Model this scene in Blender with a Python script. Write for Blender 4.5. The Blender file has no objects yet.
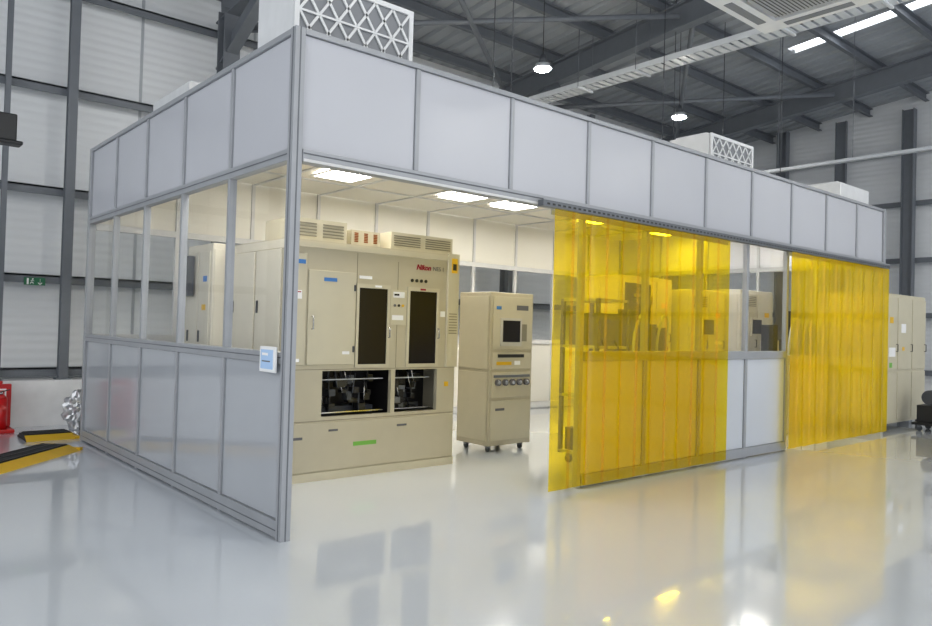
import bpy, math, random, bmesh
from mathutils import Vector, Matrix, noise
random.seed(4)
S=bpy.context.scene
COL=S.collection
S.view_settings.view_transform='Standard'

# ------------------------------------------------------------------ materials
def lin(c):
    out=[]
    for v in c:
        v=v/255.0
        out.append(v/12.92 if v<=0.04045 else ((v+0.055)/1.055)**2.4)
    return (out[0],out[1],out[2],1.0)

def mat(name,col,rough=0.5,metal=0.0,var=0.04,scale=6.0,spec=0.5,emit=None,estr=0.0,coat=0.0):
    m=bpy.data.materials.new(name); m.use_nodes=True
    nt=m.node_tree; b=nt.nodes['Principled BSDF']
    c=lin(col)
    tc=nt.nodes.new('ShaderNodeTexCoord'); n=nt.nodes.new('ShaderNodeTexNoise')
    n.inputs['Scale'].default_value=scale; n.inputs['Detail'].default_value=2
    nt.links.new(tc.outputs['Object'],n.inputs['Vector'])
    r=nt.nodes.new('ShaderNodeValToRGB')
    r.color_ramp.elements[0].position=0.3; r.color_ramp.elements[1].position=0.7
    r.color_ramp.elements[0].color=tuple(max(0,x*(1-var)) for x in c[:3])+(1,)
    r.color_ramp.elements[1].color=tuple(min(1,x*(1+var)) for x in c[:3])+(1,)
    nt.links.new(n.outputs['Fac'],r.inputs['Fac'])
    nt.links.new(r.outputs['Color'],b.inputs['Base Color'])
    b.inputs['Roughness'].default_value=rough; b.inputs['Metallic'].default_value=metal
    b.inputs['Specular IOR Level'].default_value=spec
    b.inputs['Coat Weight'].default_value=coat
    if emit:
        b.inputs['Emission Color'].default_value=lin(emit); b.inputs['Emission Strength'].default_value=estr
    return m

def sheet_mat(name,tint,diff,diffw,gl_rough=0.05,edge=0.5,base=0.04):
    m=bpy.data.materials.new(name); m.use_nodes=True
    nt=m.node_tree; nt.nodes.clear()
    out=nt.nodes.new('ShaderNodeOutputMaterial')
    tr=nt.nodes.new('ShaderNodeBsdfTransparent'); tr.inputs['Color'].default_value=tint
    df=nt.nodes.new('ShaderNodeBsdfDiffuse'); df.inputs['Color'].default_value=diff
    tl=nt.nodes.new('ShaderNodeBsdfTranslucent'); tl.inputs['Color'].default_value=diff
    m0=nt.nodes.new('ShaderNodeMixShader'); m0.inputs[0].default_value=0.5
    nt.links.new(df.outputs[0],m0.inputs[1]); nt.links.new(tl.outputs[0],m0.inputs[2])
    m1=nt.nodes.new('ShaderNodeMixShader'); m1.inputs[0].default_value=diffw
    nt.links.new(tr.outputs[0],m1.inputs[1]); nt.links.new(m0.outputs[0],m1.inputs[2])
    gl=nt.nodes.new('ShaderNodeBsdfGlossy'); gl.inputs['Roughness'].default_value=gl_rough
    lw=nt.nodes.new('ShaderNodeLayerWeight'); lw.inputs['Blend'].default_value=0.5
    pw=nt.nodes.new('ShaderNodeMath'); pw.operation='POWER'; pw.inputs[1].default_value=4.0
    ma=nt.nodes.new('ShaderNodeMath'); ma.operation='MULTIPLY_ADD'; ma.inputs[1].default_value=edge; ma.inputs[2].default_value=base
    nt.links.new(lw.outputs['Facing'],pw.inputs[0]); nt.links.new(pw.outputs[0],ma.inputs[0])
    m2=nt.nodes.new('ShaderNodeMixShader')
    nt.links.new(ma.outputs[0],m2.inputs[0]); nt.links.new(m1.outputs[0],m2.inputs[1]); nt.links.new(gl.outputs[0],m2.inputs[2])
    nt.links.new(m2.outputs[0],out.inputs['Surface'])
    return m

def emat(name,col,s):
    m=bpy.data.materials.new(name); m.use_nodes=True
    nt=m.node_tree; nt.nodes.clear()
    out=nt.nodes.new('ShaderNodeOutputMaterial'); e=nt.nodes.new('ShaderNodeEmission')
    e.inputs['Color'].default_value=lin(col); e.inputs['Strength'].default_value=s
    nt.links.new(e.outputs[0],out.inputs['Surface']); return m

M_alu=mat('aluminium_frame',(158,161,166),0.35,0.2)
M_aluD=mat('aluminium_frame_dark',(102,106,112),0.4,0.2)
M_white_frame=mat('white_frame',(210,210,210),0.4)
M_panel=mat('upper_wall_panel',(188,190,197),0.26,var=0.015,scale=1)
M_low=mat('lower_wall_panel',(170,174,180),0.10,var=0.03,scale=1,spec=0.6)
M_lowW=mat('lower_wall_panel_white',(200,205,213),0.28,var=0.02,scale=1)
M_cream=mat('cream_inner_panel',(230,227,217),0.35,var=0.015,scale=1)
M_ceil=mat('clean_ceiling_panel',(224,219,206),0.4,var=0.015,scale=1)
M_glass=sheet_mat('clear_window',(0.975,0.98,0.98,1),(0.7,0.72,0.74,1),0.006,0.02,0.24,0.02)
M_amber=sheet_mat('amber_pvc',(1.0,0.76,0.008,1),(0.98,0.70,0.004,1),0.19,0.02,0.3,0.035)
M_amber2=sheet_mat('amber_pvc_dense',(1.0,0.76,0.008,1),(0.98,0.70,0.004,1),0.40,0.05,0.3,0.04)
M_beige=mat('machine_beige',(188,180,156),0.42,var=0.02)
M_beige2=mat('machine_beige_light',(197,190,166),0.42,var=0.02)
M_warm=mat('machine_cream_lit_flank',(214,208,191),0.42,var=0.02)  # cream cabinets, and flank doors lightened to make up for missing light
M_beigeD=mat('machine_beige_dark',(134,128,110),0.5)  # darker beige of seams, louvres, keypad and small modules
M_grey=mat('machine_grey',(196,193,184),0.42)
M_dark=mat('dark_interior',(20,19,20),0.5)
M_smoke=mat('smoked_window',(24,20,20),0.3,spec=0.2)
M_black=mat('black_plastic',(22,23,25),0.4)
M_rubber=mat('black_rubber',(30,30,32),0.75)
M_steel=mat('painted_structural_steel',(108,113,120),0.5,0.0)
M_steelD=mat('dark_equipment_steel',(66,70,76),0.45,0.1)
M_steelL=mat('galvanised_steel',(178,183,189),0.4,0.15)
M_tray=mat('bright_galvanised_tray',(212,216,220),0.4,0.0)
M_chrome=mat('bright_metal',(190,190,192),0.2,0.9)
M_foil=mat('crumpled_foil',(205,207,210),0.28,0.8)
M_orange=mat('orange_vent',(146,82,34),0.5)
M_green=mat('green_label',(112,176,70),0.5)
M_blue=mat('blue_label',(60,120,190),0.5)
M_red=mat('red_paint',(190,22,24),0.3)
M_redtx=mat('red_lettering',(150,10,44),0.5)
M_greytx=mat('grey_lettering',(95,95,100),0.5)
M_yel=mat('yellow_label',(226,180,30),0.5)
M_white=mat('white_plastic',(236,237,238),0.35)
M_whtx=mat('white_print',(240,240,240),0.5)
M_exit=mat('exit_green',(8,100,62),0.4)
M_screen=mat('tablet_screen',(150,175,205),0.1,emit=(150,180,215),estr=0.35)
M_filter=mat('filter_mesh_grey',(130,133,138),0.6)
M_light=emat('light_diffuser',(255,250,240),33.0)
M_bay=emat('high_bay_lens',(255,252,245),340.0)
M_sky=emat('rooflight_translucent',(245,250,255),5.0)
M_white_unit=mat('white_coated_metal',(222,224,226),0.4)

def floor_mat():
    m=mat('epoxy_floor',(208,214,221),0.10,var=0.02,scale=0.6,spec=0.6,coat=0.8)
    nt=m.node_tree; b=nt.nodes['Principled BSDF']
    b.inputs['Coat Roughness'].default_value=0.015
    tc=nt.nodes.new('ShaderNodeTexCoord'); n=nt.nodes.new('ShaderNodeTexNoise'); n.inputs['Scale'].default_value=14
    n.inputs['Detail'].default_value=1
    bp=nt.nodes.new('ShaderNodeBump'); bp.inputs['Strength'].default_value=0.01; bp.inputs['Distance'].default_value=0.002
    nt.links.new(tc.outputs['Object'],n.inputs['Vector']); nt.links.new(n.outputs['Fac'],bp.inputs['Height'])
    nt.links.new(bp.outputs['Normal'],b.inputs['Normal']); nt.links.new(bp.outputs['Normal'],b.inputs['Coat Normal'])
    return m
M_floor=floor_mat()
def liner_mat(name,col,axis):
    m=mat(name,col,0.5,var=0.03,scale=0.8)
    nt=m.node_tree; b=nt.nodes['Principled BSDF']
    tc=nt.nodes.new('ShaderNodeTexCoord'); w=nt.nodes.new('ShaderNodeTexWave')
    w.bands_direction=axis; w.inputs['Scale'].default_value=2.6
    bp=nt.nodes.new('ShaderNodeBump'); bp.inputs['Strength'].default_value=0.3; bp.inputs['Distance'].default_value=0.02
    nt.links.new(tc.outputs['Object'],w.inputs['Vector']); nt.links.new(w.outputs['Fac'],bp.inputs['Height'])
    nt.links.new(bp.outputs['Normal'],b.inputs['Normal']); return m
M_wall=liner_mat('wall_liner',(230,233,236),'Z')
M_roof=mat('roof_deck',(162,167,173),0.55,var=0.05,scale=0.7)

# ------------------------------------------------------------------ mesh builder
class MB:
    def __init__(s): s.v=[]; s.f=[]; s.m=[]; s.sm=[]; s.mats=[]
    def mi(s,m):
        if m not in s.mats: s.mats.append(m)
        return s.mats.index(m)
    def face(s,idx,m,sm=False): s.f.append(idx); s.m.append(s.mi(m)); s.sm.append(sm)
    def box(s,x0,x1,y0,y1,z0,z1,m):
        b=len(s.v)
        s.v+=[(x0,y0,z0),(x1,y0,z0),(x1,y1,z0),(x0,y1,z0),(x0,y0,z1),(x1,y0,z1),(x1,y1,z1),(x0,y1,z1)]
        for q in ((0,3,2,1),(4,5,6,7),(0,1,5,4),(1,2,6,5),(2,3,7,6),(3,0,4,7)): s.face([b+i for i in q],m)
        return s
    def beam(s,p0,p1,w,h,m,os=0.0,ou=0.0):
        p0=Vector(p0);p1=Vector(p1);d=(p1-p0).normalized()
        up=Vector((0,0,1)) if abs(d.z)<0.95 else Vector((0,1,0))
        sd=d.cross(up).normalized(); up=sd.cross(d).normalized()
        b=len(s.v)
        for p in (p0,p1):
            for a,c in ((-1,-1),(1,-1),(1,1),(-1,1)):
                s.v.append(tuple(p+sd*(os+a*w/2)+up*(ou+c*h/2)))
        for q in ((0,3,2,1),(4,5,6,7),(0,1,5,4),(1,2,6,5),(2,3,7,6),(3,0,4,7)): s.face([b+i for i in q],m)
        return s
    def ibeam(s,p0,p1,w,h,m,t=0.025):
        s.beam(p0,p1,w,t,m,0,h/2-t/2); s.beam(p0,p1,w,t,m,0,-h/2+t/2); s.beam(p0,p1,t*0.8,h-2*t,m); return s
    def cyl(s,p0,p1,r,m,seg=16,r2=None):
        p0=Vector(p0);p1=Vector(p1);d=(p1-p0).normalized(); r2=r if r2 is None else r2
        up=Vector((0,0,1)) if abs(d.z)<0.9 else Vector((1,0,0))
        a=d.cross(up).normalized(); c=d.cross(a)
        b=len(s.v)
        for p,rr in ((p0,r),(p1,r2)):
            for i in range(seg):
                t=2*math.pi*i/seg; s.v.append(tuple(p+a*rr*math.cos(t)+c*rr*math.sin(t)))
        for i in range(seg):
            j=(i+1)%seg; s.face([b+i,b+j,b+seg+j,b+seg+i],m,True)
        s.face([b+i for i in range(seg)][::-1],m); s.face([b+seg+i for i in range(seg)],m)
        return s
    def tube(s,pts,r,m,seg=8):
        P=[Vector(p) for p in pts]; Q=[]
        for i in range(len(P)-1):
            a=P[max(i-1,0)];b=P[i];c=P[i+1];d=P[min(i+2,len(P)-1)]
            for k in range(5):
                t=k/5; Q.append(0.5*((2*b)+(c-a)*t+(2*a-5*b+4*c-d)*t*t+(3*b-a-3*c+d)*t**3))
        Q.append(P[-1]); b0=len(s.v); n=len(Q)
        for i,q in enumerate(Q):
            d=(Q[min(i+1,n-1)]-Q[max(i-1,0)]).normalized()
            up=Vector((0,0,1)) if abs(d.z)<0.9 else Vector((1,0,0))
            a=d.cross(up).normalized(); c=d.cross(a)
            for k in range(seg):
                t=2*math.pi*k/seg; s.v.append(tuple(q+a*r*math.cos(t)+c*r*math.sin(t)))
        for i in range(n-1):
            for k in range(seg):
                j=(k+1)%seg; s.face([b0+i*seg+k,b0+i*seg+j,b0+(i+1)*seg+j,b0+(i+1)*seg+k],m,True)
        return s
    def plate(s,x0,x1,z0,z1,y0,y1,holes,m):
        xs=sorted({x0,x1}|{h[0] for h in holes}|{h[1] for h in holes}); zs=sorted({z0,z1}|{h[2] for h in holes}|{h[3] for h in holes})
        for i in range(len(xs)-1):
            for j in range(len(zs)-1):
                cx=(xs[i]+xs[i+1])/2; cz=(zs[j]+zs[j+1])/2
                if any(h[0]<cx<h[1] and h[2]<cz<h[3] for h in holes): continue
                s.box(xs[i],xs[i+1],y0,y1,zs[j],zs[j+1],m)
        return s
    def obj(s,name,bevel=0.0):
        me=bpy.data.meshes.new(name); me.from_pydata(s.v,[],s.f)
        for m in s.mats: me.materials.append(m)
        me.polygons.foreach_set('material_index',s.m); me.polygons.foreach_set('use_smooth',s.sm)
        me.update()
        o=bpy.data.objects.new(name,me); COL.objects.link(o)
        if bevel:
            b=o.modifiers.new('bevel','BEVEL'); b.width=bevel; b.segments=2; b.limit_method='ANGLE'
        return o

def thing(name,label,cat,loc=(0,0,0),rz=0.0,group=None):
    o=bpy.data.objects.new(name,None); o.empty_display_size=0.2; COL.objects.link(o)
    o.location=loc; o.rotation_euler=(0,0,rz); o['label']=label; o['category']=cat
    if group: o['group']=group
    return o
def part(par,name,mb,bevel=0.0,label=None,loc=None):
    o=mb.obj(name,bevel); o.parent=par
    if loc: o.location=loc
    if label: o['label']=label
    return o
def labels(par,items,name='label_plate'):
    for (x0,x1,y0,y1,z0,z1,m) in items: part(par,name,MB().box(x0,x1,y0,y1,z0,z1,m))
def solo(name,mb,label,cat,loc=(0,0,0),rz=0.0,bevel=0.0,group=None):
    o=mb.obj(name,bevel); o.location=loc; o.rotation_euler=(0,0,rz); o['label']=label; o['category']=cat
    if group: o['group']=group
    return o
def struct(name,mb,bevel=0.0):
    o=mb.obj(name,bevel); o['kind']='structure'; return o
def dup(t,loc,rz=None):
    def cp(o,par):
        n=o.copy(); COL.objects.link(n)
        if par: n.parent=par
        for c in list(o.children): cp(c,n)
        return n
    n=cp(t,None); n.location=loc
    if rz is not None: n.rotation_euler=(0,0,rz)
    return n
def text(par,name,s,size,loc,rot,m,shear=0.0,bold=0.0):
    cu=bpy.data.curves.new(name,'FONT'); cu.body=s; cu.size=size; cu.shear=shear; cu.extrude=0.001; cu.offset=bold
    o=bpy.data.objects.new(name,cu); COL.objects.link(o)
    bpy.context.view_layer.update()
    me=bpy.data.meshes.new_from_object(o.evaluated_get(bpy.context.evaluated_depsgraph_get()))
    bpy.data.objects.remove(o); me.materials.clear(); me.materials.append(m)
    o=bpy.data.objects.new(name,me); COL.objects.link(o); o.parent=par; o.location=loc; o.rotation_euler=rot
    return o
FR=(math.pi/2,0,0)

# ------------------------------------------------------------------ camera
def camR(y,p,r):
    f=Vector((math.cos(p)*math.sin(y),math.cos(p)*math.cos(y),math.sin(p)))
    rt=Vector((math.cos(y),-math.sin(y),0)); up=rt.cross(f)
    r2=rt*math.cos(r)+up*math.sin(r); u2=-rt*math.sin(r)+up*math.cos(r)
    return Matrix((r2,u2,-f)).transposed()
cam=bpy.data.cameras.new('camera'); co=bpy.data.objects.new('camera',cam); COL.objects.link(co)
co.matrix_world=Matrix.Translation((-2.4339,-4.7032,1.5))@camR(0.7094,0.0185,0.0273).to_4x4()
cam.sensor_width=36; cam.lens=746.9*36/932; cam.clip_start=0.05; cam.clip_end=200
S.camera=co

# ------------------------------------------------------------------ hall
YB=7.15; XR=17.2; X0=-9.0; Y0=-13.0
def zr(y): return 6.8+(YB-y)*0.1
struct('floor',MB().box(X0,XR+0.2,Y0,YB+0.2,-0.2,0,M_floor))
struct('wall_back',MB().box(X0,XR+0.2,YB,YB+0.2,0,6.8,M_wall))
mb=MB()
mb.v=[(XR,Y0,0),(XR,YB,0),(XR,YB,zr(YB)),(XR,Y0,zr(Y0)),(XR+.2,Y0,0),(XR+.2,YB,0),(XR+.2,YB,zr(YB)),(XR+.2,Y0,zr(Y0))]
for q in ((0,1,2,3),(7,6,5,4),(0,3,7,4),(1,5,6,2),(3,2,6,7),(0,4,5,1)): mb.face(list(q),M_wall)
struct('wall_right',mb)
struct('baseboard_back',MB().box(X0,XR,YB-0.45,YB-0.001,0.0,0.62,M_white))
struct('baseboard_right',MB().box(XR-0.08,XR-0.001,Y0,YB-0.5,0.0,0.66,M_white))
mb=MB(); p=0.34; x=X0
YS=2.5
while x<XR+0.2:
    yend=YB+0.2; y0=Y0
    if 12.05<x<12.4: y0=YS
    pts=[(x,0.0),(x+0.2,0.0),(x+0.235,0.06),(x+0.305,0.06),(x+p,0.0)]
    b=len(mb.v)
    for (px,pz) in pts: mb.v+=[(px,y0,zr(y0)+pz),(px,yend,zr(yend)+pz)]
    for i in range(4): mb.face([b+2*i,b+2*i+2,b+2*i+3,b+2*i+1],M_roof)
    x+=p
struct('ceiling',mb)
mb=MB(); mb.beam((12.25,Y0,zr(Y0)+0.08),(12.25,YS,zr(YS)+0.08),0.55,0.02,M_sky); struct('window_1',mb)
n=0
for i,y in enumerate([6.6,5.4,4.15,2.9,1.65,0.4,-0.9,-2.2,-3.6,-7.0]):
    n+=1; z=zr(y)-0.12
    struct('trim_%d'%n,MB().beam((X0,y,z),(XR,y,z),0.02,0.2,M_steel).beam((X0,y,z+.09),(XR,y,z+.09),0.09,0.02,M_steel,0.035).beam((X0,y,z-.09),(XR,y,z-.09),0.09,0.02,M_steel,0.035))
for z in [0.77,2.05,3.28,4.7,6.1]:
    n+=1; struct('trim_%d'%n,MB().beam((X0,YB-0.16,z),(XR-.2,YB-0.16,z),0.14,0.03,M_steelL).beam((X0,YB-0.22,z-.05),(XR-.2,YB-0.22,z-.05),0.02,0.12,M_steel))
for z in [0.77,2.1,3.4,4.75,6.0]:
    n+=1; struct('trim_%d'%n,MB().beam((XR-0.16,Y0,z),(XR-0.16,YB-.3,z),0.14,0.03,M_steelL).beam((XR-0.22,Y0,z-.05),(XR-0.22,YB-.3,z-.05),0.02,0.12,M_steel))
for x in (-2.2,-1.1,1.1,2.9,4.4):
    n+=1; struct('trim_%d'%n,MB().box(x-.02,x+.02,YB-.012,YB-.001,.66,6.7,M_steelL))
def post(x,y,w,zt,deep,lab,z0=0):
    mb=MB().ibeam((0,0,0),(0,0,zt-z0),w,deep,M_steel,0.02)
    mb.box(-w*.8,w*.8,-deep*.7,deep*.7,0,0.02,M_steel)
    solo('steel_column',mb,lab,'steel column',(x,y,z0),group='steel columns of the hall')
for x,w,d in ((-0.68,0.06,0.1),(0.10,0.12,0.12),(-3.2,0.16,0.12),(5.3,0.16,0.12),(11.2,0.16,0.12)):
    post(x,YB-0.33,w,6.6,d,'slender mid grey steel wall post against white liner panels',.621)
for x in (2.2,8.35,14.2):
    post(x,YB-0.62,0.26,6.3,0.26,'heavy mid grey steel portal column carrying a roof beam')
for y in (1.85,3.4,4.9,-0.2,-2.4,-4.6):
    post(XR-0.42,y,0.2 if y in (1.85,4.9,-2.4) else .1,6.9,0.26,'mid grey steel post on the gable wall')
for x in (2.2,8.35,14.2):
    mb=MB(); y1,y2=YB-0.3,Y0
    mb.ibeam((0,y1,zr(y1)-0.45),(0,y2,zr(y2)-0.45),0.2,0.42,M_steel,0.025)
    mb.beam((0,y1-0.05,5.6),(0,y1-1.6,zr(y1-1.6)-0.66),0.03,0.3,M_steel)
    mb.beam((0,y1-0.05,5.45),(0,y1-1.7,zr(y1-1.7)-0.80),0.18,0.03,M_steel)
    solo('roof_beam',mb,'mid grey steel I-section rafter with haunch under the roof deck','roof beam',(x,0,0),group='portal rafters')
def brace(a,b):
    mb=MB().cyl((0,0,0),Vector(b)-Vector(a),0.045,M_steel,10)
    d=(Vector(b)-Vector(a)).normalized()
    mb.beam(tuple(-d*0.12),tuple(d*0.15),0.02,0.16,M_steel)
    solo('roof_brace',mb,'grey tubular diagonal steel brace under the roof','steel brace',a,group='roof braces')
brace((2.5,6.4,6.1),(8.15,2.4,6.75)); brace((2.5,2.4,6.75),(8.15,6.4,6.1))
brace((8.55,6.4,6.1),(14.0,2.4,6.75)); brace((8.55,2.4,6.75),(14.0,6.4,6.1))
brace((8.6,6.6,4.2),(11.0,6.6,6.3))

# ------------------------------------------------------------------ cleanroom enclosure
H=3.545; h2=2.667; h1=1.252; LX=10.29; LY=5.17; mx=LX/10; my=LY/5
X1=3.04; X2=7.12
E=thing('cleanroom_enclosure','modular cleanroom with grey aluminium frame, pale panels and clear windows','cleanroom')
def enc(name,mb,bevel=0.0,label=None): return part(E,name,mb,bevel,label)
enc('corner_post',MB().box(-.038,.038,-.038,.038,0,H,M_alu).box(-.041,-.038,-.005,.005,0,H,M_aluD).box(-.005,.005,-.041,-.038,0,H,M_aluD),0.003)
enc('corner_post',MB().box(-.04,.04,LY-.04,LY+.04,0,H,M_alu),0.004)
enc('corner_post',MB().box(LX-.04,LX+.04,-.04,.04,0,H,M_alu),0.004)
enc('corner_post',MB().box(LX-.04,LX+.04,LY-.04,LY+.04,0,H,M_alu),0.004)
for k in range(1,5):
    enc('post',MB().box(-.03,.03,k*my-.022,k*my+.022,0,H-.04,M_alu),0.003)
    enc('post',MB().box(LX-.03,LX+.03,k*my-.025,k*my+.025,0,H-.04,M_alu),0.003)
def side_wall(x,out,lowm):
    e=0.04
    enc('top_rail',MB().box(x-.035,x+.035,e,LY-e,H-.04,H,M_alu),0.003)
    enc('header_rail',MB().box(x-.036,x+.036,e,LY-e,h2-.045,h2+.035,M_alu).box(x+out*.036,x+out*.04,e,LY-e,h2-.004,h2+.004,M_aluD),0.003)
    enc('middle_rail',MB().box(x-.036,x+.036,e,LY-e,h1-.045,h1+.035,M_alu).box(x+out*.036,x+out*.04,e,LY-e,h1-.004,h1+.004,M_aluD),0.003)
    enc('bottom_rail',MB().box(x-.036,x+.036,e,LY-e,0.015,0.13,M_alu).box(x+out*.036,x+out*.04,e,LY-e,0.06,0.068,M_aluD),0.003)
    for k in range(5):
        a=k*my+(.04 if k==0 else .022)+.004; b=(k+1)*my-(.04 if k==4 else .022)-.004
        enc('upper_panel',MB().box(x-.012,x+.012,a,b,h2+.039,H-.044,M_panel))
        enc('window_pane',MB().box(x-.003,x+.003,a,b,h1+.039,h2-.049,M_glass))
        enc('lower_panel',MB().box(x-.012,x+.012,a,b,.134,h1-.049,lowm))
side_wall(0,-1,M_low); side_wall(LX,1,M_lowW)
enc('top_rail',MB().box(.04,LX-.045,-.035,.035,H-.04,H,M_alu),0.003)
enc('header_rail',MB().box(.04,LX-.045,-.05,.04,h2-.055,h2+.035,M_alu).box(.04,LX-.045,-.062,-.05,h2-.055,h2-.035,M_white_frame).box(.04,LX-.045,-.056,-.05,h2+.0,h2+.01,M_aluD),0.003)
for k in range(1,10):
    enc('post',MB().box(k*mx-.02,k*mx+.02,-.03,.03,h2+.04,H-.044,M_alu),0.003)
for k in range(10):
    a=k*mx+(.04 if k==0 else .02)+.003; b=(k+1)*mx-(.045 if k==9 else .02)-.003
    enc('upper_panel',MB().box(a,b,-.012,.012,h2+.039,H-.044,M_panel))
w=(X2-X1)/4
for k in range(5):
    x=X1+k*w; enc('post',MB().box(x-.026,x+.026,-.03,.03,0,h2-.06,M_alu),0.003)
enc('middle_rail',MB().box(X1+.032,X2-.032,-.045,.04,h1-.05,h1+.045,M_alu),0.003)
enc('bottom_rail',MB().box(X1+.032,X2-.032,-.045,.04,.015,.12,M_alu),0.003)
for k in range(4):
    a=X1+k*w+.03; b=X1+(k+1)*w-.03
    enc('lower_panel',MB().box(a,b,-.012,.012,.124,h1-.054,M_lowW))
    enc('window_pane',MB().box(a,b,-.003,.003,h1+.049,h2-.07,M_glass))
for z0,z1,nm in ((H-.05,H,'top_rail'),(h2-.11,h2-.03,'header_rail'),(h1-.04,h1+.04,'middle_rail'),(.015,.12,'bottom_rail')):
    enc(nm,MB().box(.045,LX-.045,LY-.035,LY+.035,z0,z1,M_white_frame),0.003)
for k in range(1,10):
    enc('post',MB().box(k*mx-.025,k*mx+.025,LY-.03,LY+.03,0,H-.054,M_white_frame),0.003)
for k in range(10):
    a=k*mx+(.045 if k==0 else .028); b=(k+1)*mx-(.045 if k==9 else .028)
    enc('upper_panel',MB().box(a,b,LY-.012,LY+.012,h2-.026,H-.054,M_cream))
    enc('window_pane',MB().box(a,b,LY-.003,LY+.003,h1+.044,h2-.114,M_glass))
    enc('lower_panel',MB().box(a,b,LY-.012,LY+.012,.124,h1-.044,M_cream))
for i in range(10):
    for j in range(5):
        a=i*mx+.02+(.04 if i==0 else 0); b=(i+1)*mx-.02-(.04 if i==9 else 0); c=j*my+.02+(.04 if j==0 else 0); d=(j+1)*my-.02-(.04 if j==4 else 0)
        enc('ceiling_panel',MB().box(a,b,c,d,3.40,3.425,M_ceil))
mb=MB()
for i in range(1,10): mb.box(i*mx-.022,i*mx+.022,.06,LY-.06,3.385,3.44,M_white_frame)
for j in range(1,5): mb.box(.06,LX-.06,j*my-.022,j*my+.022,3.383,3.438,M_white_frame)
enc('ceiling_grid',mb)
mb=MB().box(2.35,LX-.05,-.14,-.075,h2-.075,h2-.02,M_aluD).box(2.35,LX-.05,-.145,-.14,h2-.02,h2-.008,M_alu)
x=2.4
while x<LX-.1:
    mb.box(x,x+.035,-.1425,-.139,h2-.06,h2-.042,M_black); x+=.07
enc('curtain_track',mb)

def ceil_light(loc):
    t=thing('ceiling_light','flush white rectangular LED panel light in the cleanroom ceiling','ceiling light',loc,group='cleanroom ceiling lights')
    o=part(t,'light_frame',MB().plate(-.30,.30,-.28,.28,-.018,0,[(-.27,.27,-.25,.25)],M_white))
    o.rotation_euler=(-math.pi/2,0,0); o.location=(0,0,-.02)
    part(t,'light_diffuser',MB().box(-.27,.27,-.25,.25,-.012,-.004,M_light))
    return t
L0=ceil_light((2.50,3.52,3.383))
for x in (4.5,5.53,7.55,9.6): dup(L0,(x,3.52,3.383))
for x in (.50,1.54,3.6,5.66,7.72,9.26): dup(L0,(x,1.55,3.383))  # hidden row added for light; first lamp added to brighten the machine flank

# ------------------------------------------------------------------ curtains
def strip_mesh(wd,ht,bow,m):
    mb=MB(); N=6
    for k in range(2):
        for i in range(N+1):
            u=i/N; mb.v.append(((u-.5)*wd,-bow*(1-(2*u-1)**2),ht*k))
    for i in range(N): mb.face([i,i+1,i+N+2,i+N+1],m,True)
    return mb
def curtain(x0,x1,y,z0,n,wd,bow,gap,m,label):
    t=thing('strip_curtain',label,'strip curtain',(x0,y,z0),group='amber strip curtains')
    ht=h2-.085-z0; L=x1-x0; pitch=(L-wd)/(n-1)
    part(t,'hanging_rail',MB().box(0,L,.030,.036,ht-.05,ht,M_alu))
    for i in range(n):
        part(t,'strip',strip_mesh(wd,ht,bow,m),loc=(wd/2+i*pitch,(i%2)*gap-gap,0))
    return t
curtain(2.5,5.5,-.13,.05,12,.275,.003,.012,M_amber,'transparent amber PVC strip curtain hanging before the window wall')
curtain(6.98,10.20,-.13,.05,17,.215,.004,.012,M_amber2,'transparent amber PVC strip curtain closing the end doorway')

# ------------------------------------------------------------------ filter units
def ffu(loc,wx,dy,hz,face,label):
    t=thing('fan_filter_unit',label,'fan filter unit',loc,group='filter units on the cleanroom roof')
    part(t,'housing',MB().box(0,wx,.03,dy,0,hz,M_white_unit).box(.05,wx-.05,.1,dy-.06,hz,hz+.03,M_white_unit),0.006)
    if face:
        part(t,'filter_face',MB().box(.03,wx-.03,.018,.029,.03,hz-.03,M_filter))
        mb=MB().plate(0,wx,0,hz,0,.02,[(.04,wx-.04,.04,hz-.04)],M_white_unit)
        n=6; cw=(wx-.08)/n; hh=(hz-.08)/2
        for i in range(n):
            for j in range(2):
                xa=.04+i*cw; za=.04+j*hh
                mb.beam((xa,.008,za),(xa+cw,.008,za+hh),.012,.02,M_white_unit); mb.beam((xa,.008,za+hh),(xa+cw,.008,za),.012,.02,M_white_unit)
        mb.box(.04,wx-.04,.0,.016,hz/2-.008,hz/2+.008,M_white_unit)
        part(t,'lattice_grille',mb)
    return t
ffu((.12,.3,H),1.08,.62,.56,True,'white fan filter unit with diamond lattice grille on the enclosure corner')
ffu((6.0,.45,H),1.05,.62,.50,True,'white fan filter unit with diamond lattice grille on the enclosure roof')
ffu((9.15,.15,H),1.05,.62,.30,False,'low white fan filter unit at the enclosure end')
ffu((.35,3.0,H),.6,1.15,.42,False,'low white fan filter box on the enclosure roof')

for (x,y) in ((1.6,2.6),(4.2,2.6),(6.6,1.6),(8.35,2.6),(8.9,1.0),(9.9,2.6),(3.2,1.2)):
    solo('hanger_rod',MB().cyl((0,0,0),(0,0,zr(y)-.05-3.445),.007,M_steelD,6).cyl((0,0,0),(0,0,.05),.025,M_steelL,8),'thin threaded steel rod hanging the cleanroom ceiling','hanger rod',(x,y,3.445),group='ceiling hanger rods')

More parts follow.
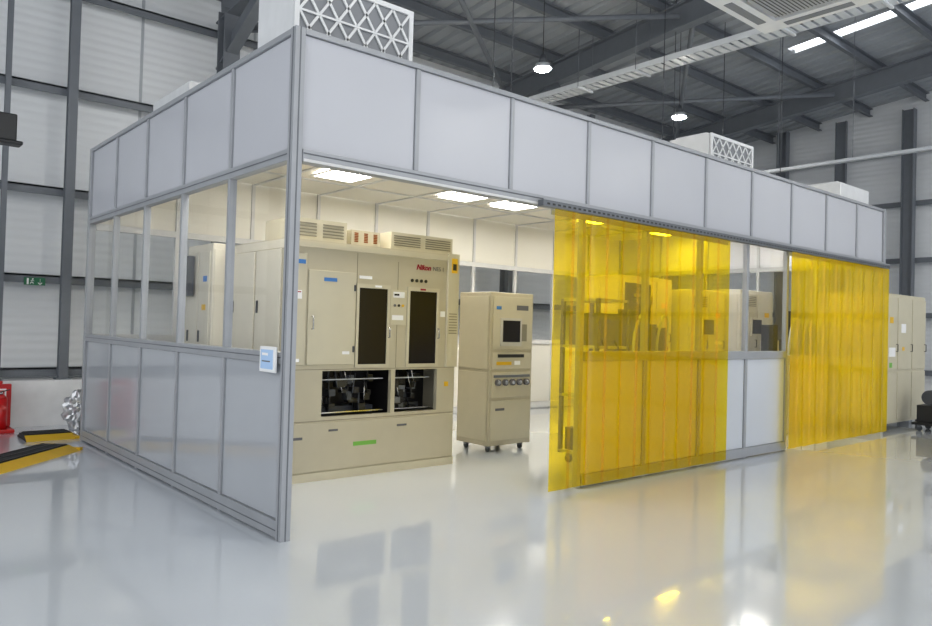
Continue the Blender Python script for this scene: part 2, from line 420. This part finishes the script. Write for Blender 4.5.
def highbay(loc):
    x,y,z=loc
    t=thing('high_bay_light','round LED high bay lamp hanging from the hall roof','pendant light',loc,group='high bay lamps')
    part(t,'lamp_housing',MB().cyl((0,0,.02),(0,0,.09),.135,M_steelL,24,.10).cyl((0,0,.09),(0,0,.22),.07,M_steelD,16,.04))
    part(t,'lamp_lens',MB().cyl((0,0,0),(0,0,.02),.11,M_bay,24))
    part(t,'suspension_cable',MB().cyl((0,0,.2),(0,0,zr(y)-z-.205),.006,M_black,6))
    return t
for x in (1.9,5.45,8.95):
    highbay((x,2.9,5.3))
for y in (-2.2,-7.0):
    for x in (-4,1.9,7.5,13.0): highbay((x,y,5.6))

mb=MB()
for sx in (-.17,.17): mb.box(sx-.008,sx+.008,0,7.5,0,.09,M_tray)
y=0.05
while y<7.4: mb.box(-.17,.17,y,y+.10,0,.012,M_tray); y+=.15
for y in (1.2,2.5,5.0,6.25):
    for sx in (-.19,.19): mb.cyl((sx,y,0),(sx,y,zr(y-2.1)-.16-5.85),.006,M_steel,6)
    mb.box(-.21,.21,y-.02,y+.02,-.03,0,M_tray)
solo('cable_tray',mb,'galvanised ladder cable tray hung high under the roof','cable tray',(7.85,-2.1,5.85))
mb=MB().box(-.05,.05,0,5.5,0,.05,M_steelL)
for y in (.4,3.0,4.25): mb.cyl((0,y,.05),(0,y,zr(y-2.6)-4.35-.205),.005,M_steel,6)
solo('cable_trunking',mb,'slim galvanised trunking hung above the cleanroom','cable trunking',(10.1,-2.6,4.35))

t=thing('air_conditioning_cassette','white four way ceiling cassette air conditioner hung from the roof','air conditioner',(3.15,-1.98,4.10))
part(t,'cassette_body',MB().box(-.43,.43,-.43,.43,.04,.3,M_steelL),.01)
mb=MB().plate(-.5,.5,-.5,.5,-.045,0,[(-.31,.31,-.31,.31)],M_white)
o=part(t,'fascia_panel',mb); o.rotation_euler=(-math.pi/2,0,0)
mb=MB(); R=.29; pts=[]
for i in range(32):
    a=2*math.pi*i/32; c,s_=math.cos(a),math.sin(a); k=(abs(c)**5+abs(s_)**5)**(-1/5); pts.append((R*k*c,R*k*s_))
b=len(mb.v)
for z in (.0,.02):
    for p_ in pts: mb.v.append((p_[0],p_[1],z))
mb.face([b+i for i in range(32)][::-1],M_steelL); mb.face([b+32+i for i in range(32)],M_steelL)
for i in range(32): mb.face([b+i,b+(i+1)%32,b+32+(i+1)%32,b+32+i],M_steelL)
for i in range(17): mb.box(-.24,.24,-.245+i*.03,-.235+i*.03,-.002,.0,M_steelD)
part(t,'intake_grille',mb)
part(t,'intake_recess',MB().box(-.31,.31,-.31,.31,.03,.038,M_filter))
for a in range(4):
    o=part(t,'air_outlet_flap',MB().box(-.27,.27,-.44,-.37,-.006,.002,M_filter)); o.rotation_euler=(0,0,a*math.pi/2)
for sx in (-.38,.38):
    for sy in (-.38,.38): part(t,'suspension_rod',MB().cyl((sx,sy,.2),(sx,sy,zr(-2+sy)-4.12),.006,M_steel,6))

# ------------------------------------------------------------------ machine 1
def handle(mb,x,z,y=-.03,l=.12,m=None):
    m=m or M_chrome
    mb.cyl((x,y,z-l/2),(x,y,z+l/2),.007,m,8); mb.cyl((x,y,z-l/2),(x,0,z-l/2),.006,m,6); mb.cyl((x,y,z+l/2),(x,0,z+l/2),.006,m,6)
W=2.06; MH=2.28
t=thing('process_machine','large beige semiconductor machine with smoked doors and open service bays','machine',(.77,1.6,0))
holes=[(.80,1.14,1.10,1.86),(1.42,1.78,1.10,1.86),(.42,1.22,.60,1.04),(1.27,1.82,.60,1.04)]
mb=MB().plate(0,W,.02,MH,0,.05,holes,M_beige).box(0,.04,.05,1.2,.02,MH,M_beige).box(W-.04,W,.05,1.2,.02,MH,M_beige).box(.04,W-.04,.05,1.2,MH-.04,MH,M_beige).box(.04,W-.04,1.15,1.2,.06,MH-.04,M_beige).box(.04,W-.04,.05,1.15,.06,.12,M_beigeD)
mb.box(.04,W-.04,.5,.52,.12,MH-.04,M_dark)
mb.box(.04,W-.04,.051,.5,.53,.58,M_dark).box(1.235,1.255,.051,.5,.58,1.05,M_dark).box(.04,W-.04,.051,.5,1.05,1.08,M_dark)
mb.box(.03,W-.03,.06,1.1,0,.06,M_black)
mb.box(W-.14,W+.01,-.03,.0,1.06,MH+.01,M_beige2)
part(t,'body',mb)
mb=MB()
for z in (1.055,.565): mb.box(0.0,W,-.003,.001,z-.003,z+.003,M_beigeD)
mb.box(-.004,.001,.0,1.2,1.05,1.056,M_beigeD).box(1.27,1.274,-.003,.001,1.06,2.15,M_beigeD).box(.775,.779,-.003,.001,1.9,2.2,M_beigeD)
part(t,'panel_seam',mb)
part(t,'lower_panel',MB().box(.01,W-.01,-.012,-.001,.09,.55,M_beige),.004)
part(t,'top_trim',MB().box(0,W-.14,-.02,0,MH-.07,MH-.01,M_beige2))
part(t,'skirt_trim',MB().box(0,W,-.016,0,.0,.08,M_beige2))
mb=MB()
for i in range(8): mb.box(W-.12,W-.01,-.034,-.03,1.42+i*.03,1.43+i*.03,M_beigeD)
part(t,'side_louvre',mb)
part(t,'door',MB().box(.24,.76,-.018,-.001,1.10,2.0,M_beige2),.004)
part(t,'door',MB().box(.04,.22,-.014,-.001,1.10,2.15,M_beige2),.004)
mb=MB(); handle(mb,.28,1.5,-.05); part(t,'door_handle',mb)
for z in (1.25,1.85): part(t,'door_latch',MB().box(.735,.755,-.026,-.018,z-.03,z+.03,M_steelD))
def smoked(x0,x1,nm='smoked_door'):
    mb=MB().plate(x0-.03,x1+.03,1.07,1.90,-.02,-.001,[(x0,x1,1.10,1.86)],M_beige2)
    mb.box(x0,x1,-.008,.004,1.10,1.86,M_smoke)
    handle(mb,x1+.018,1.42,-.045,.1); part(t,nm,mb)
smoked(.80,1.14); smoked(1.42,1.78)
mb=MB()
rnd=random.Random(3)
for (x0,x1) in ((.44,1.20),(1.29,1.80)):
    mb.box(x0,x1,.3,.45,.585,.66,M_steelD)
    for i in range(24):
        a=x0+.02+rnd.random()*(x1-x0-.12); z=.60+rnd.random()*.32; d=rnd.random()*.16+.14
        mb.box(a,a+.04+rnd.random()*.06,d,d+.08,z,z+.03+rnd.random()*.06,rnd.choice([M_steelD,M_steel,M_black,M_black,M_black,M_dark]))
        mb.cyl((a,d,z),(a+rnd.uniform(-.05,.05),d+.02,z+.2),.008,rnd.choice([M_chrome,M_black,M_steelD,M_black]),8)
    mb.box(x0,x1,.12,.14,.94,.950,M_steelL).box(x0,x1,.10,.13,.62,.630,M_chrome)
part(t,'service_mechanism',mb)
part(t,'control_panel',MB().box(1.18,1.38,-.012,-.001,1.5,1.86,M_beige2).box(1.21,1.35,-.016,-.012,1.78,1.84,M_white).box(1.22,1.28,-.02,-.016,1.8,1.82,M_black))
for i in range(3): part(t,'push_button',MB().cyl((1.23+i*.05,-.022,1.70),(1.23+i*.05,-.012,1.70),.014,(M_greytx,M_black,M_yel)[i],12))
for i in range(4): part(t,'push_button',MB().cyl((1.45+i*.06,-.01,1.97),(1.45+i*.06,0,1.97),.018,M_black,10))
labels(t,[(.10,.22,-.018,-.012,.40,.425,M_greytx),(.50,.60,-.018,-.012,.46,.48,M_greytx),(1.30,1.42,-.018,-.012,.46,.48,M_greytx),(.78,1.05,-.016,-.012,.30,.34,M_green),(.40,.54,-.022,-.018,1.90,1.935,M_blue),(.09,.17,-.018,-.014,1.72,1.8,M_whtx),
 (.1,.16,-.0195,-.018,1.78,1.79,M_redtx),(W-.10,W-.02,-.034,-.03,2.08,2.24,M_yel),(W-.085,W-.035,-.036,-.034,2.11,2.18,M_black),(.8,.95,-.008,-.001,1.95,1.98,M_whtx),(.62,.7,-.022,-.018,1.2,1.23,M_whtx),(1.92,1.97,-.01,-.001,.85,.9,M_yel),(.05,.16,-.018,-.014,1.13,1.16,M_whtx),
 (.08,.2,-.018,-.014,2.05,2.09,M_blue),(1.55,1.62,-.024,-.02,1.87,1.89,M_redtx),(1.84,1.90,-.008,-.001,1.6,1.66,M_whtx),(.98,1.06,-.024,-.02,1.872,1.892,M_whtx),(1.2,1.34,-.016,-.012,1.55,1.60,M_whtx)],'warning_label')
text(t,'brand_lettering','Nikon',.075,(1.50,-.006,2.09),FR,M_redtx,.25,.003)
text(t,'model_lettering','NES 1',.062,(1.72,-.006,2.09),FR,M_greytx)
for a,b in ((.06,.58),(.62,1.14)):
    for c,d in ((.2,1.02),(1.1,2.18)):
        part(t,'side_door',MB().box(-.018,-.001,a,b,c,d,M_warm),.005)  # paler beige on this flank stands in for light it lacks
        part(t,'side_handle',MB().box(-.034,-.018,b-.07,b-.05,(c+d)/2-.06,(c+d)/2+.06,M_black),.003)
part(t,'side_door',MB().box(-.006,-.001,.02,1.18,2.19,2.27,M_warm))  # same lightened flank colour
def vent(par,x0,x1,y0,y1,z0,z1,m,nm,lab=None,groups=2,rows=5,lh=.012):
    mb=MB().box(x0,x1,y0,y1,z0,z1,M_beige2); gw=(x1-x0)/groups
    for g in range(groups):
        for i in range(rows): 
            zz=z0+.04+i*(z1-z0-.06)/rows; mb.box(x0+g*gw+.035,x0+(g+1)*gw-.035,y0-.005,y0,zz,zz+lh,m)
    part(par,nm,mb,0,lab)
vent(t,.08,.68,.06,.6,MH+.001,MH+.21,M_beigeD,'roof_vent_box')
vent(t,.76,1.10,.10,.55,MH+.001,MH+.16,M_orange,'roof_vent_box','beige vent box with brown orange louvres',3,6,.012)
vent(t,1.20,2.02,.04,.7,MH+.001,MH+.18,M_beigeD,'roof_vent_box',None,2)

def cabinet(loc,w,d,h,label,doors=2,m=None,screen=False,name='equipment_cabinet',feet=True,side=True,shadebay=False,detail=False):
    m=m or M_beige
    t=thing(name,label,'machine',loc); z0=.1 if feet else .0
    part(t,'body',MB().box(0,w,0,d,z0,h,m),.01)
    dw=w/doors; m2=M_beige2 if m is M_beige else m
    for i in range(doors):
        part(t,'door',MB().box(i*dw+.015,(i+1)*dw-.015,-.015,-.001,z0+.05,h*.42,m2),.004)
        part(t,'door',MB().box(i*dw+.015,(i+1)*dw-.015,-.015,-.001,h*.44,h-.06,m2),.004)
        mb=MB(); handle(mb,(i+1)*dw-.07,h*.6,-.045,.12,M_black); part(t,'door_handle',mb)
    if side:
        for a,b in ((.05,d/2-.01),(d/2+.01,d-.05)):
            part(t,'side_panel',MB().box(-.014,-.001,a,b,z0+.06,h-.08,m2),.004)
            part(t,'side_handle',MB().box(-.03,-.014,b-.07,b-.05,h*.55,h*.55+.12,M_black),.003)
    if screen:
        part(t,'display',MB().box(w*.3,w*.3+.36,-.03,-.015,h*.66,h*.66+.3,M_grey).box(w*.3+.03,w*.3+.33,-.033,-.03,h*.66+.03,h*.66+.27,M_smoke))
    if detail:
        mb=MB()
        for i in range(6): mb.box(.06,dw-.06,-.02,-.015,h-.12-i*.03,h-.11-i*.03,M_steelD)
        part(t,'louvre',mb)
        labels(t,[(w-.3,w-.15,-.018,-.015,h*.8,h*.8+.08,M_yel),(w-.3,w-.1,-.018,-.015,h*.6,h*.6+.05,M_whtx),(.1,.2,-.018,-.015,h*.62,h*.62+.06,M_blue),(.1,.3,-.018,-.015,h*.5,h*.5+.07,M_black),(w-.2,w-.1,-.018,-.015,h*.5,h*.5+.1,M_redtx)])
    if shadebay:
        part(t,'shaded_bay_panel',MB().box(.06,w*.55,-.02,-.015,h*.46,h-.12,M_dark))  # flat dark panel stands in for the shade of an open bay
        rnd=random.Random(int(w*100))
        for i in range(14):
            x=.1+rnd.random()*(w*.55-.3); z=h*.48+rnd.random()*(h*.4)
            part(t,'bay_module',MB().box(x,x+.08+rnd.random()*.12,-.10,-.021,z,z+.05+rnd.random()*.1,rnd.choice([M_steelD,M_grey,M_steelL,M_beigeD])))
    if feet:
        for x in (.08,w-.08):
            for y in (.08,d-.08): part(t,'levelling_foot',MB().cyl((x,y,0),(x,y,z0),.03,M_black,12))
    return t
cabinet((1.70,2.95,0),.9,.75,2.18,'beige equipment cabinet behind the large machine')
t=cabinet((.60,2.88,0),.95,.70,2.3,'cream electronics rack with dark modules at one edge',1,M_warm)
part(t,'dark_module',MB().box(-.10,-.031,.42,.69,1.75,2.18,M_steelD).box(-.104,-.10,.46,.65,1.80,2.12,M_black),.005)
for i in range(5):
    z=1.82+i*.06; part(t,'wiring_module',MB().box(-.112,-.105,.47+.02*(i%2),.63,z,z+.025,(M_greytx,M_steelL,M_orange)[i%3]))
part(t,'side_label',MB().box(-.018,-.0145,.1,.2,1.9,1.96,M_blue)); part(t,'side_label',MB().box(-.018,-.0145,.12,.22,1.6,1.66,M_yel))
cabinet((.95,3.85,0),1.2,.8,2.0,'cream utility cabinet standing near the back windows',2,M_warm)

# machine 2
t=thing('control_cabinet','tall beige control cabinet on casters with small dark display','machine',(3.60,1.87,0))
part(t,'body',MB().box(0,.72,0,.58,.08,1.93,M_beige),.01)
for z0,z1 in ((1.24,1.88),(1.0,1.20),(.14,.62),(.66,.96)): part(t,'front_panel',MB().box(.03,.69,-.014,-.001,z0,z1,M_beige2),.004)
for z0,z1 in ((.14,.96),(1.0,1.88)): part(t,'side_panel',MB().box(-.012,-.001,.03,.55,z0,z1,M_beige2),.004)
part(t,'display',MB().box(.15,.5,-.03,-.014,1.28,1.62,M_grey).box(.18,.47,-.033,-.03,1.33,1.59,M_smoke))
part(t,'drive_slot',MB().box(.12,.56,-.02,-.014,1.14,1.18,M_black))
part(t,'keypad',MB().box(.51,.6,-.018,-.014,1.34,1.55,M_beigeD))
for i in range(5): part(t,'connector_socket',MB().cyl((.12+i*.12,-.05,.84),(.12+i*.12,-.014,.84),.04,M_greytx,14).cyl((.12+i*.12,-.055,.84),(.12+i*.12,-.05,.84),.025,M_chrome,12))
part(t,'connector_bar',MB().box(.06,.66,-.03,-.014,.90,.93,M_steel))
labels(t,[(.1,.35,-.016,-.014,1.05,1.09,M_yel),(.4,.5,-.016,-.014,1.05,1.10,M_whtx),(.42,.62,-.016,-.014,1.72,1.78,M_greytx),(.08,.16,-.016,-.014,1.72,1.76,M_blue),(.1,.25,-.016,-.014,.5,.53,M_greytx)])
def casters(t,w,d,z,r=.045):
    for x in (.09,w-.09):
        for y in (.09,d-.09):
            part(t,'caster',MB().cyl((x-.016,y,r),(x+.016,y,r),r,M_steelD,16).box(x-.024,x+.024,y-.025,y+.025,min(r*1.3,z-.01),z,M_steel))
casters(t,.72,.58,.082,.032)

def stand(loc,w,d,h,lab,seed,hoses=3):
    t=thing('equipment_stand',lab,'equipment stand',loc)
    mb=MB()
    for x in (0,w-.04):
        for y in (0,d-.04): mb.box(x,x+.04,y,y+.04,.11,h,M_steelD)
    for z in (.12,.75,1.3,h-.03): mb.box(0,w,0,d,z,z+.03,M_steelL)
    part(t,'frame',mb)
    part(t,'control_box',MB().box(.05,w-.05,.05,d-.08,1.331,1.331+.36,M_steelD).box(.1,w-.1,.04,.05,1.38,1.62,M_black),.01)
    part(t,'pump_unit',MB().box(.05,w-.05,.06,d-.06,.151,.4,M_black).cyl((w/2,.08,.5),(w/2,d-.08,.5),.1,M_steelD,20),.004)
    rnd=random.Random(seed)
    for i in range(int(w*6)):
        x=.06+rnd.random()*(w-.25); z=rnd.choice([.781,.781,1.70 if h>1.9 else .781]); 
        part(t,'valve_module',MB().box(x,x+.1,.05+rnd.random()*.1,.3,z,z+.1+rnd.random()*.2,rnd.choice([M_steelD,M_black,M_grey])))
    for i in range(hoses):
        a=.1+rnd.random()*(w-.2); b=.1+rnd.random()*(w-.2)
        part(t,'hose',MB().tube([(a,.02,.4),(a+.03,-.03,.7),((a+b)/2,-.04,1.0),(b,-.02,1.25),(b,.05,1.4)],.016,M_rubber))
    casters(t,w,d,.12)
    return t
stand((3.92,.50,0),.54,.54,1.85,'wheeled steel stand carrying control boxes and cables',5)
def pumprack(loc,w,h,lab,seed):
    t=thing('pump_rack',lab,'machine',loc)
    part(t,'base_cabinet',MB().box(0,w,0,.6,.0,h,M_beige),.008)
    nd=max(1,int(w/.46))
    for i in range(nd): part(t,'door',MB().box(.02+i*w/nd,(i+1)*w/nd-.02,-.014,-.001,.08,h-.05,M_beige2),.004)
    rnd=random.Random(seed)
    for i in range(int(9*w)):
        x=.05+rnd.random()*(w-.3); y=.03+rnd.random()*.3; z=h+.001
        part(t,'pump_module',MB().box(x,x+.08+rnd.random()*.14,y,y+.2,z,z+.15+rnd.random()*.6,rnd.choice([M_steelD,M_black,M_steelD,M_grey])))
    for i in range(nd):
        x=.12+i*w/nd; part(t,'pipe',MB().tube([(x,.05,h),(x,.03,h+.3),(x+.1,.02,h+.55),(x+.25,.05,h+.5),(x+.28,.1,h+.1)],.02,M_steelL))
pumprack((8.75,.75,0),1.4,1.2,'beige low cabinet carrying dark pumps, valves and pipes',12)
pumprack((5.3,1.1,0),1.0,1.15,'beige low cabinet near the window wall with dark pumps',21)
cabinet((6.65,2.3,0),1.3,.8,2.35,'tall beige process cabinet with dark panel painted as shaded bay',3,screen=False,shadebay=True,detail=True)
cabinet((8.05,2.0,0),1.0,.9,2.2,'grey white equipment cabinet beside the window wall',2,M_grey,True,detail=True)
cabinet((9.12,1.75,0),1.08,1.1,2.25,'grey white wafer machine with dark display and stickers',2,M_grey,True,detail=True)

t=cabinet((10.48,.06,0),1.95,1.1,2.24,'beige equipment cabinet standing beside the cleanroom end',3,M_beige2)
labels(t,[(.3,.45,-.018,-.015,1.75,1.85,M_yel),(.28,.55,-.018,-.015,1.2,1.35,M_whtx),(.3,.42,-.018,-.015,1.02,1.1,M_green),(.1,.22,-.018,-.015,1.8,1.84,M_greytx),(.8,1.0,-.018,-.015,1.6,1.75,M_whtx),(.85,.95,-.018,-.015,1.3,1.36,M_yel)])
t=thing('pump_cart','black wheeled pump cart with pipes and hoses','pump cart',(11.15,-.62,0))
part(t,'chassis',MB().box(0,.6,0,.45,.1,.14,M_black).box(0,.03,0,.03,.14,.9,M_steelD).box(.57,.6,0,.03,.14,.9,M_steelD).box(0,.6,0,.03,.87,.9,M_steelD))
part(t,'pump_unit',MB().box(.08,.5,.06,.4,.141,.42,M_black).cyl((.1,.22,.55),(.5,.22,.55),.12,M_steelD,20),.004)
mb=MB(); mb.tube([(.1,.1,.2),(.02,.02,.45),(.12,.05,.75),(.3,.08,.85),(.5,.1,.6),(.55,.1,.3)],.018,M_rubber); part(t,'hose',mb)
casters(t,.6,.45,.1)

# ------------------------------------------------------------------ small things
t=thing('tablet','white wall tablet on the middle rail beside the corner post','tablet',(-.054,.17,1.235),-math.pi/2)
t.scale=(.9,1,.9)
part(t,'case',MB().box(-.13,.13,-.022,0,-.10,.10,M_white),.006)
part(t,'screen',MB().box(-.105,.105,-.0235,-.022,-.075,.075,M_screen).box(-.08,.02,-.0245,-.0235,.03,.05,M_whtx).box(-.08,.06,-.0245,-.0235,-.02,-.01,M_greytx))
part(t,'bracket',MB().box(-.03,.03,0,.014,-.06,.06,M_black))

t=thing('exit_sign','green emergency exit sign with running figure and arrow','exit sign',(-.27,YB-.26,1.96))
t.scale=(.8,.8,.8)
part(t,'sign_board',MB().box(-.16,.16,-.02,0,-.065,.065,M_exit).box(-.16,.16,0,.02,-.01,.01,M_steel))
mb=MB(); y0,y1=-.023,-.02
mb.cyl((-.03,y0,.04),(-.03,y1,.04),.012,M_whtx,12)
def seg(mb,a,b,wd): mb.beam((a[0],-.0215,a[1]),(b[0],-.0215,b[1]),.003,wd,M_whtx)
seg(mb,(-.035,.027),(-.045,-.012),.02); seg(mb,(-.045,-.01),(-.02,-.03),.012); seg(mb,(-.02,-.03),(-.025,-.052),.01); seg(mb,(-.045,-.01),(-.07,-.04),.012); seg(mb,(-.035,.022),(-.01,.004),.008); seg(mb,(-.038,.022),(-.062,.008),.008)
mb.box(-.12,-.09,y0,y1,-.052,.05,M_whtx)
seg(mb,(.08,.045),(.08,-.03),.016); seg(mb,(.08,-.05),(.05,-.02),.014); seg(mb,(.08,-.05),(.11,-.02),.014)
part(t,'pictogram',mb)

t=thing('extinguisher_stand','red plastic fire point stand on the floor','fire extinguisher stand',(-.78,6.35,0))
part(t,'base',MB().box(-.22,.22,-.18,.18,0,.05,M_red),.012)
part(t,'back_board',MB().box(-.22,.22,.13,.17,.05,.60,M_red).box(-.12,.12,.13,.17,.60,.64,M_red),.012)
part(t,'sign_plate',MB().box(-.06,.16,.12,.13,.36,.54,M_whtx).box(-.04,.14,.117,.12,.46,.52,M_red))
t=thing('fire_extinguisher','red fire extinguisher with black hose standing on red base','fire extinguisher',(-.70,6.30,.052))
part(t,'cylinder',MB().cyl((0,0,0),(0,0,.38),.07,M_red,24).cyl((0,0,.38),(0,0,.43),.07,M_red,24,.03))
part(t,'valve_handle',MB().cyl((0,0,.43),(0,0,.46),.02,M_chrome,12).beam((-.02,0,.46),(.09,0,.49),.025,.012,M_black))
mb=MB(); mb.tube([(-.02,0,.45),(-.08,0,.42),(-.10,0,.32),(-.095,0,.12)],.012,M_rubber); part(t,'hose',mb)

def ramp(loc,rz,L,k=1.0):
    t=thing('cable_ramp','black rubber cable protector ramp with solid yellow edges','cable ramp',loc,rz,group='cable ramps on the floor')
    mb=MB(); w0,w1,h=.25*k,.13*k,.06
    b=len(mb.v)
    for x in (0,L): mb.v+=[(x,-w0,0),(x,-w1,h),(x,w1,h),(x,w0,0)]
    for q in ((1,2,6,5),(3,2,1,0),(4,5,6,7),(0,4,7,3)): mb.face([b+i for i in q],M_rubber)
    for q in ((0,1,5,4),(2,3,7,6)): mb.face([b+i for i in q],M_yel)
    part(t,'rubber_base',mb)
    part(t,'ramp_lid',MB().box(.02,L-.02,-.125*k,.125*k,.061,.070,M_rubber),.003)
    for a in (-.11*k,.0,.11*k): part(t,'lid_rib',MB().box(.03,L-.03,a-.006,a+.006,.0705,.075,M_black))
    part(t,'yellow_end',MB().box(L,L+.06,-.24*k,.24*k,.0,.03,M_yel),.003)
    return t
ramp((-1.75,3.20,0),math.radians(47),1.95,1.15)
ramp((-.58,5.62,0),math.radians(0),.52,1.15)

bm=bmesh.new(); bmesh.ops.create_icosphere(bm,subdivisions=4,radius=1.0)
for v in bm.verts:
    n1=noise.noise(v.co*2.5)*.3+noise.noise(v.co*8)*.2; v.co=v.co*(1+n1); v.co=Vector((v.co.x*.2,v.co.y*.17,max(0,v.co.z*.26+.24)))
me=bpy.data.meshes.new('foil_bundle'); bm.to_mesh(me); bm.free(); me.materials.append(M_foil)
o=bpy.data.objects.new('foil_bundle',me); COL.objects.link(o); o.location=(.20,6.18,0); o['label']='crumpled silver foil duct bundle on the floor'; o['category']='foil duct'
mb=MB().tube([(.14,5.93,.03),(.12,5.78,.16),(.11,5.6,.2),(.09,5.45,.10),(.07,5.33,.015)],.013,M_rubber)
solo('power_cable',mb,'loose black power cable looping over the floor','cable')

t=thing('wall_monitor','black monitor hanging on a pole from the roof','monitor',(-1.82,2.3,2.9))
part(t,'case',MB().box(-.5,.52,-.05,.05,0,.22,M_black).box(-.5,.56,-.09,.06,-.03,.0,M_black),.01)
part(t,'pole',MB().cyl((0,0,.22),(0,0,4.35),.02,M_black,10))

# ------------------------------------------------------------------ world
w=bpy.data.worlds.new('world'); S.world=w; w.use_nodes=True
bg=w.node_tree.nodes['Background']; bg.inputs[0].default_value=(0.95,0.975,1.0,1); bg.inputs[1].default_value=1.52
